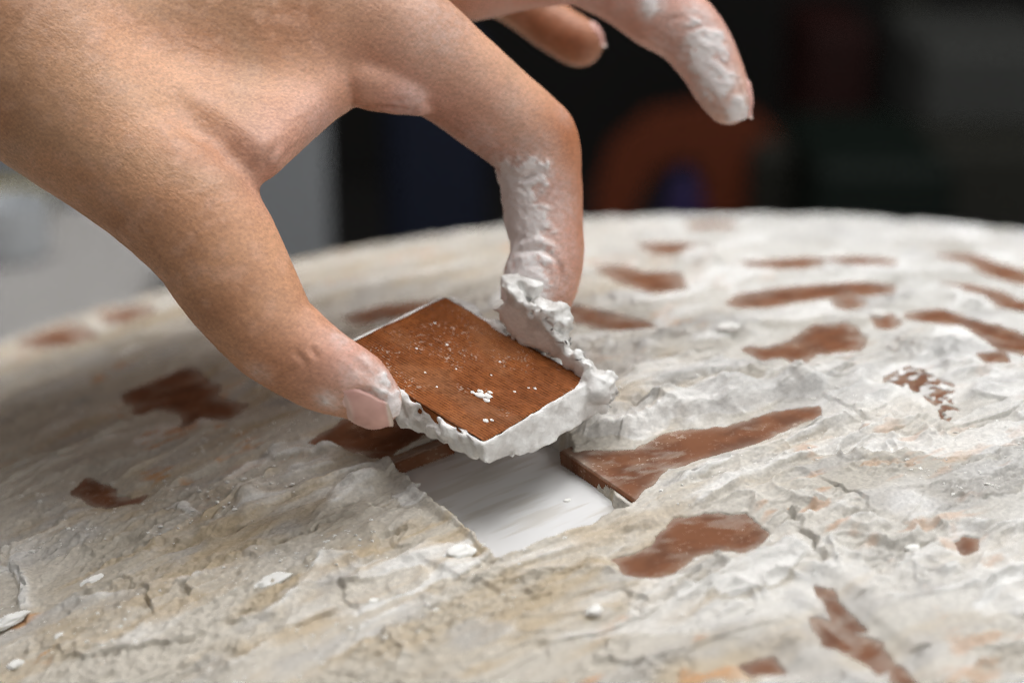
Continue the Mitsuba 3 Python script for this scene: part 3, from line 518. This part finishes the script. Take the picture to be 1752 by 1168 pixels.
# creases, pressed into the skin: (points near the skin, width, depth)
CREASE = [
 ([(-80.7,-26.7,222),(-77.2,-29.9,221.8),(-74.2,-30.6,222.8),(-71.8,-29.2,223.7)], .8, .9), ([(-79.4,-28.5,219.9),(-76,-30.6,220),(-73,-30.4,220.5)], .5, .4),
 ([(-78,-34,207.6),(-74.8,-35.8,208.6),(-71.8,-35.9,208.4),(-69,-36.4,206.8)], .7, .9), ([(-69,-36.4,206.8),(-67.3,-37.7,203.4),(-68.1,-39.1,199.4)], .6, .6),
 ([(-109.6,-28.5,237.4),(-106.1,-29.2,238.3),(-102.5,-29.5,237.6),(-98.9,-29.8,236.7)], .9, 1.2), ([(-104.2,-30.6,237.4),(-101.8,-31.2,238.7),(-100,-31.4,238.3)], .6, .7), ([(-94.4,-28.4,234.9),(-94.6,-30.1,238.7)], .9, 1.0),
 ([(-125.9,-55.8,229.6),(-124.7,-54.7,232.8),(-122.8,-52.5,235.7)], 1.0, .6), ([(-123.8,-56.2,228.5),(-121.2,-52.9,231.7),(-117.7,-46.8,234)], .6, .35),
 ([(-127.4,-78.9,198.3),(-124.4,-80.5,199.8),(-122.1,-81.7,199.5)], .6, .4), ([(-124.1,-79.9,195.7),(-121.1,-81.2,198),(-118.8,-82.1,198.3)], .6, .4), ([(-118.9,-79.7,202.1),(-116.6,-81.4,200.4),(-117.3,-81.4,197.4)], .5, .3), ([(-115.6,-79.3,203.1),(-113.9,-81.1,201.2)], .5, .3),
 ([(-106.9,-79.3,203.1),(-105.5,-81.2,200.9),(-103.5,-81.9,198.8)], .5, .45), ([(-106,-79.4,202.9),(-104.1,-80.8,201.8),(-103,-81.7,199.5)], .4, .35),
 ([(-110,-81.6,191),(-108,-82.8,193.5),(-105.6,-82.4,194.7),(-102.7,-82.5,194.3),(-99.2,-83.1,192.6)], .5, .8),
 ([(-49.7,0.1,245.9),(-45.9,-0.6,244),(-41.5,-1.7,243.7),(-38.3,-1.3,244.9)], .8, .7), ([(-45.3,-1.1,242.5),(-41.5,-2.5,241.6),(-39,-2.3,242.2)], .6, .4), ([(-44,1.1,248.6),(-40.8,1.5,249.8)], .6, .4),
 ([(-28.6,-4.8,238.2),(-27.3,-6.3,234),(-25.7,-6.9,229.6)], .4, .4),
]
disp = np.zeros(len(hv))
for pts, w, dep in CREASE:
    q, _ = project(np.array(pts)); q = spline(np.c_[q, np.zeros(len(q))], 6)[:, :3]; q, _ = project(q, 2)
    k = np.nonzero((np.abs(hv-q.mean(0)) < 4+np.ptp(q, axis=0)/2+3*w).all(1))[0]
    d = np.full(len(k), 1e9); along = np.zeros(len(k)); ns = len(q)-1
    for i, (a, b) in enumerate(zip(q[:-1], q[1:])):
        ab = b-a; t = np.clip(((hv[k]-a)@ab)/(ab@ab+1e-9), 0, 1); e = np.linalg.norm(hv[k]-a-t[:, None]*ab, axis=1)
        along = np.where(e < d, (i+t)/ns, along); d = np.minimum(d, e)
    fade = np.sin(np.pi*np.clip(along, .02, .98))**.7
    disp[k] += fade*(-dep*np.exp(-(d/w)**2)+.30*dep*np.exp(-((d-2.4*w)/(1.3*w))**2))
disp += .35*(n3(hv, 9.0, 5, 2)-.5)*2*.6+.12*(n3(hv, 1.8, 6, 2)-.5)
# plaster: (centre, reach, strength): a thin dry film on the finger ends, thick smears where it is wet
FILM = [((-94.1,-23.6,250.7), 11, .44), ((-114.7,-41.8,236), 9, .36), ((-122.6,-57.6,227.7), 7, .28), ((-98.9,-28.2,238.3), 5, .5), ((-105.8,-80.2,197.6), 6, .5), ((-87,-22.6,242), 9, .36), ((-67.4,-21.6,233), 4, .38), ((-61.8,5.3,251.4), 7, .45), ((-81.1,8.2,250.5), 8, .32), ((-33.2,-5.6,233.2), 7, .6), ((-42.7,0.2,246.2), 8, .5),
        ((-77.5,-27.8,218.9), 7, 1.25), ((-76.5,-30.1,212.5), 7.5, 1.25), ((-78.2,-27.9,215.7), 4.5, 1.25), ((-73.8,-28.7,222.3), 5, .95), ((-69.9,-29.8,216.3), 9, .52), ((-68.1,-32.7,208.2), 7, .45), ((-74.6,-35.5,206.5), 7, 1.0), ((-77,-39.7,200.9), 8, 1.2), ((-71.1,-32.9,210.8), 5, .7), ((-69.3,-37.2,201.9), 6, .55), ((-74.2,-26.1,226.4), 7, .52), ((-83.4,-26.6,228), 8, .45), ((-78.5,-25.1,235.1), 8, .36),
        ((-100.6,-79.9,195.7), 5, .9), ((-103.7,-78,200.8), 3.4, .85), ((-99.2,-79.3,191.3), 4, 1.0), ((-112.5,-81.1,192.3), 3, .7), ((-125.9,-78.4,196.9), 3.5, .5), ((-109.4,-75,203.3), 4, .5), ((-103.7,-80.8,196.1), 3, .5),
        ((-35.8,-1.9,243.3), 6.5, .95), ((-33.2,-4.3,236.8), 6, .9), ((-28.9,-5.2,231.1), 4, .95), ((-47.1,3.3,251.7), 3.2, 1.2), ((-37.6,1.1,248.6), 5, .75), ((-54,5.2,251), 5, .4), ((-39,-0.8,246.3), 8, .45),
        ((-79.4,-22.2,240), 1.2, 1.2), ((-79,-21.9,240.8), .8, 1.2), ((-74.2,-22.9,235.2), .8, 1.2), ((-70.9,-27.6,222.2), 1.4, 1.4), ((-74.8,-24.2,231.8), .7, 1.1), ((-81.5,-21.2,242.9), .6, 1.0), ((-67.4,-26.3,222.9), .9, 1.0)]
mask = np.zeros(len(hv))
nz = n3(hv, 2.2, 9, 4); nz2 = n3(hv, .9, 12, 2)
for c, r, s in FILM:
    k = np.nonzero((np.abs(hv-np.array(c)) < 2.2*r+6).all(1))[0]; d = np.linalg.norm(hv[k]-c, axis=1)
    mask[k] = np.maximum(mask[k], s*np.exp(-(d/(r*1.15))**2))
thick = sst(.46, .60, mask*(.25+.75*nz+.35*nz2))
film = np.clip(sst(.12, .9, mask)*.8*(.45+.55*sst(.35, .65, nz2)), 0, .6)
cover = np.clip(np.maximum(thick*.95, film), 0, 1)
disp += thick*(.20+.75*(nz-.38)+.55*(nz2-.5))
hv = hv+hn*disp[:, None]
def skin_color(p, n, uv):
    q = p*1000.0
    big = fbm(q.x/22, q.y/22, q.z/22, octaves=3); m = fbm(q.x/3.0, q.y/3.0, q.z/3.0, octaves=3); g = fbm(q.x/.5, q.y/.5, q.z/.5, octaves=2)
    c = mix((0.555, 0.295, 0.170), (0.385, 0.178, 0.092), smoothstep(0.3, 0.72, big))
    c = mix(c, (0.56, 0.315, 0.21), 0.6*smoothstep(0.45, 0.75, m))
    vein = smoothstep(0.10, 0.0, dr.abs(fbm(q.x/30+4, q.y/30, q.z/30, octaves=2)-0.5)); c = mix(c, (0.36, 0.235, 0.145), vein*0.30)
    def spot(x, y, z, r): return dr.exp(-(dr.square(q.x-x)+dr.square(q.y-y)+dr.square(q.z-z))/(r*r))
    pink = 0.0
    for (x, y, z), r, s in PINK: pink = pink+s*spot(x, y, z, r)
    c = mix(c, mix((0.60, 0.345, 0.285), (0.50, 0.235, 0.18), m), dr.clip(pink*0.8, 0, 0.8))
    red = 0.0
    for (x, y, z), r, s in RED: red = red+s*spot(x, y, z, r)
    c = mix(c, (0.42, 0.15, 0.065), dr.clip(red, 0, 0.8))
    c = c*(0.74+0.52*g)
    return mix(c, mix((0.80, 0.77, 0.76), (0.66, 0.60, 0.59), m), dr.clip(uv.x*(0.75+0.5*g), 0, 1))   # uv.x: how much clay covers the skin
PINK = [((-71.2,-33,213.4), 11, .7), ((-71.2,-39.1,202.6), 10, .7), ((-89.4,-25.1,235.1), 12, .45), ((-46.5,1.1,248.6), 14, .6), ((-113.7,-39.2,237.2), 9, .5), ((-108.2,-76.9,201), 9, .4), ((-121.7,-53.7,232.5), 12, .75), ((-74.2,-29,218.6), 12, .5), ((-84.6,-27.2,229.4), 14, .3), ((-74.8,-35.9,205.4), 12, .5), ((-103.6,-26.9,247.8), 14, .5), ((-105.9,-79.3,197.2), 14, .55), ((-36.3,-1.1,242.5), 20, .85), ((-55.4,4.4,251.8), 20, .7), ((-81.1,8.4,251.1), 18, .6), ((-100,-30.6,237.6), 6, .6)]
RED = [((-83.6,-22.1,241.8), .6, .9), ((-65.6,-22.4,230.7), 7, .8), ((-63.6,-24.1,217.2), 7, .7), ((-63.6,-28.9,207), 7, .6), ((-122.4,-78.7,198.8), 8, .35), ((-64.2,29.1,237.8), 12, .6), ((-68.7,-38,199.6), 5, .6)]
def skin_bump(p, n, uv):
    q = p*1000.0
    d1, d2, w = voronoi((q.x*.8+q.y*.5)/.55+noise(q.x, q.y, q.z)*.8, (q.z*.9-q.y*.35)/.55+noise(q.y, q.z, q.x)*.8)
    return 0.00010*dr.minimum(d2-d1, 0.35)+0.00008*fbm(q.x/.6, q.y/.6, q.z/.6, octaves=2)
scene['mat_skin'] = two({'type': 'bumpmap', 'bump': proc(skin_bump, 1e-4), 'scale': 1.0,
    'bsdf': {'type': 'principled', 'base_color': proc(skin_color), 'roughness': 0.48, 'specular': 0.4}})
add('person', (hv, hf), 'mat_skin', True, uv=np.stack([cover, 0*cover], 1))
tag('person', 'bare tanned left hand reaching in from the upper left, fingertips smeared with white clay', 'person')

# nails: plates lying on the finger ends. base centre, tip centre, half width vector
def nail_color(p, n, uv):
    q = p*1000.0; c = mix((0.66, 0.40, 0.345), (0.53, 0.29, 0.25), fbm(q.x/2, q.y/2, q.z/2, octaves=3))
    c = mix(c, (0.72, 0.62, 0.54), 0.8*smoothstep(0.90, 0.96, uv.x-0.06*uv.y*uv.y)); return mix(c, (0.68, 0.50, 0.45), 0.7*smoothstep(0.22, 0.12, uv.x+0.1*uv.y*uv.y))
scene['mat_nail'] = two({'type': 'principled', 'base_color': proc(nail_color), 'roughness': 0.28, 'specular': 0.5})
def nail(base, tip, side, over=1.0, up=.16):
    base, tip, side = np.array(base), np.array(tip), np.array(side); n = 26
    s, t = np.meshgrid(np.linspace(-1, 1, n), np.linspace(0, 1, n), indexing='ij')
    width = np.sqrt(np.clip(1-(1-np.clip(t/.42, 0, 1))**2*.9, .04, 1))*(1-.12*t*t)
    q = base+(tip-base)*t[..., None]+side*(s*width)[..., None]-(tip-base)*(.10*s*s*(1-t*1.4))[..., None]
    p, g = project(q.reshape(-1, 3), 6)
    rim = np.maximum(np.abs(s), 1-t*6).ravel()
    lift = up+.18*(1-s.ravel()**2)-.5*sst(.86, 1, np.maximum(np.abs(s).ravel(), (1-t.ravel())))
    top = p+g*lift[:, None]
    end = (t.ravel() > .9); top[end] += ((tip-base)/np.linalg.norm(tip-base)*over)*((t.ravel()[end]-.9)/.1)[:, None]
    bot = top-g*.45; F = grid_faces(n, n); m = n*n
    ring = [i*n for i in range(n)]+[(n-1)*n+j for j in range(1, n)]+[i*n+n-1 for i in range(n-2, -1, -1)]+[j for j in range(n-2, 0, -1)]
    sd = [(a, b, b+m) for a, b in zip(ring, ring[1:]+ring[:1])]+[(a, b+m, a+m) for a, b in zip(ring, ring[1:]+ring[:1])]
    return (np.vstack([top, bot]), np.vstack([F, F[:, ::-1]+m, np.array(sd)])), np.tile(np.stack([t.ravel(), s.ravel()], 1), (2, 1))
def add_nail(*a): m, uv = nail(*a); add('person__nail', m, 'mat_nail', True, uv)
add_nail((-109.5,-81.8,190.3), (-99.8,-81.7,187.8), np.array((-102.8,-78.1,183.1))-np.array((-103,-82.8,190.5)), .8, .22); tag('person__nail', 'pink thumbnail with a pale rim')
add_nail((-26.2,1.7,235.7), (-24,-0.8,228.7), (np.array((-24.7,6.2,231.8))-np.array((-26.5,-4.2,234.1)))*.5, 1.4, .4)
add_nail((-59.8,32.9,242.4), (-55.7,31.3,238), (np.array((-59.1,37.3,239.7))-np.array((-59.5,27.3,241.6)))*.5, .8, .25)

# ------------------------------------------------------------------ the dim workshop behind
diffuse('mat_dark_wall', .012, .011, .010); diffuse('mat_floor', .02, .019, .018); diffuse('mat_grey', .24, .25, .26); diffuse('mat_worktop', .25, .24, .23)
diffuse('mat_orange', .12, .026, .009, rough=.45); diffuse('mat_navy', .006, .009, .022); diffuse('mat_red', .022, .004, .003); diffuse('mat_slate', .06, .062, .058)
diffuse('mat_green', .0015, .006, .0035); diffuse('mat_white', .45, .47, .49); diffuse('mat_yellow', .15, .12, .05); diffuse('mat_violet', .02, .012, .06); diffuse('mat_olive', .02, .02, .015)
def rbox(c, s, bev=6, rz=0):
    from manifold3d import Manifold
    s = np.array(s, float); b = min(bev, s.min()*.3); m = Manifold.batch_hull([Manifold.cube(list(s-np.array(d)*2*b), True) for d in ((1, 1, 0), (1, 0, 1), (0, 1, 1))]).to_mesh()
    v = m.vert_properties[:, :3]; a = math.radians(rz); v = v@np.array([[math.cos(a), math.sin(a), 0], [-math.sin(a), math.cos(a), 0], [0, 0, 1]])
    return v+np.array(c), m.tri_verts
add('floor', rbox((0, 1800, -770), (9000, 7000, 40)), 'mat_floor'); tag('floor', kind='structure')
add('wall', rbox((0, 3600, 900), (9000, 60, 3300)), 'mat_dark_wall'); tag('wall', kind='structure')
add('worktop', rbox((0, 0, -14), (980, 980, 28)), 'mat_worktop', 30); tag('worktop', kind='structure')
add('workbench__top', rbox((-880, 390, -18), (1200, 700, 30)), 'mat_worktop', 30)
for sx in (-1420, -340):
    for sy in (80, 700): add('workbench__leg', rbox((sx, sy, -390), (50, 50, 712)), 'mat_grey', 30)
tag('workbench', 'pale grey workbench top, blurred at the left edge', 'workbench')
def pt(q): return np.array(q, float)
def standing(key, a, b, depth, bsdf, label, cat, foot=-750, bev=12):
    # a box standing on the floor (or at 'foot'), its front face spanning from the upper left corner a to the right edge of b
    a, b = pt(a), pt(b); x0, x1, z1, y = a[0], b[0], a[2], a[1]
    add(key, rbox(((x0+x1)/2, y+depth/2, (z1+foot)/2), (x1-x0, depth, z1-foot), bev), bsdf, 30)
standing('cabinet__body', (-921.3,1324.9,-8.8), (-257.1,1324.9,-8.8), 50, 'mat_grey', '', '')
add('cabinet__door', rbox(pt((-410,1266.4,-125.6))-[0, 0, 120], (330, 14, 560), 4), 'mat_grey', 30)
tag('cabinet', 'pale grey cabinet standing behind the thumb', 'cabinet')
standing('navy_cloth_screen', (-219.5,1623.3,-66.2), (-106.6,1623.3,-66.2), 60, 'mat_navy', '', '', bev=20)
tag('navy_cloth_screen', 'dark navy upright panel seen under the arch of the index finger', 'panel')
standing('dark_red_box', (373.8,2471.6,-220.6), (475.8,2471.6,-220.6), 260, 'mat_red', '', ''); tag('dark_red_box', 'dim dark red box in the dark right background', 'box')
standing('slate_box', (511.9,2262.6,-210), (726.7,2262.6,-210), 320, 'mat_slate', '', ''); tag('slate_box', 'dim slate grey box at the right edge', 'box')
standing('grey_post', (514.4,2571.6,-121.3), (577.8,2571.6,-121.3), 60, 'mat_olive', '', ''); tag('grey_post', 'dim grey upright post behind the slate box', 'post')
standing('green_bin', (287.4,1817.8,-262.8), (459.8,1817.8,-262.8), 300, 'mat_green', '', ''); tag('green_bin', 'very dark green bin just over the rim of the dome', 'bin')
standing('low_bench', (238.8,2019.8,-292.5), (705.3,2019.8,-292.5), 150, 'mat_olive', '', ''); tag('low_bench', 'dim olive grey bench behind the green bin', 'bench')
# the orange chair
def chair_back():
    from shapely.geometry import Polygon
    out = Polygon([(-112, -170), (-118, 0), (-100, 62), (-55, 104), (10, 114), (75, 104), (112, 66), (120, 0), (112, -170)]).buffer(12)
    hole = Polygon([(-62, -130), (-68, -20), (-40, 34), (-5, 46), (8, 20), (0, -60), (10, -130)]).buffer(10)
    m = trimesh.creation.extrude_polygon(out.difference(hole), 26, engine='earcut'); v = m.vertices
    return np.stack([v[:, 0], -v[:, 2], v[:, 1]], 1), m.faces
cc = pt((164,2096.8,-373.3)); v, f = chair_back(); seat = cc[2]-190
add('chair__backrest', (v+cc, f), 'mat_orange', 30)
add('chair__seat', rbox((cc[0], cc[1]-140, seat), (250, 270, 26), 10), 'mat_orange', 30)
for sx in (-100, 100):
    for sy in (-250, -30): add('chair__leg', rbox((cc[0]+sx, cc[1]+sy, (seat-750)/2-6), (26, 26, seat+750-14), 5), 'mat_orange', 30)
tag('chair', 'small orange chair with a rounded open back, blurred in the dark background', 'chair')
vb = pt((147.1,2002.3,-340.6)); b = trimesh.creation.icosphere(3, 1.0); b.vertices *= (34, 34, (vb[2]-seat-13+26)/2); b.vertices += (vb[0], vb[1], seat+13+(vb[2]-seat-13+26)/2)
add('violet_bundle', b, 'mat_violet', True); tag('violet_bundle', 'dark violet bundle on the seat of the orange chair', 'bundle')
# things on the workbench
def lathe(prof, n=40):
    prof = np.array(prof, float); a = np.arange(n)*2*np.pi/n; v = np.stack([prof[:, None, 0]*np.cos(a), prof[:, None, 0]*np.sin(a), np.repeat(prof[:, None, 1], n, 1)], -1).reshape(-1, 3); m = len(prof); F = []
    for i in range(m-1):
        for j in range(n): p, q = i*n+j, i*n+(j+1) % n; F += [(p, q, q+n), (p, q+n, p+n)]
    return v, np.array(F)
wc = pt((-363.8,630.7,13.5)); cup, cf = lathe([(0, 0), (17, 0), (20, 3), (23, 34), (21.5, 34), (18.5, 5), (0, 4)])
add('white_cup', (cup+[wc[0], wc[1], -3], cf), 'mat_white', 40); tag('white_cup', 'small white cup, far blurred, at the left edge', 'cup')
ys = pt((-370.1,636.3,43.6)); add('yellow_sponge', rbox((ys[0]-32, 690, 9), (90, 60, 24), 8), 'mat_yellow', 30); tag('yellow_sponge', 'yellow sponge at the left edge below the hand', 'sponge')
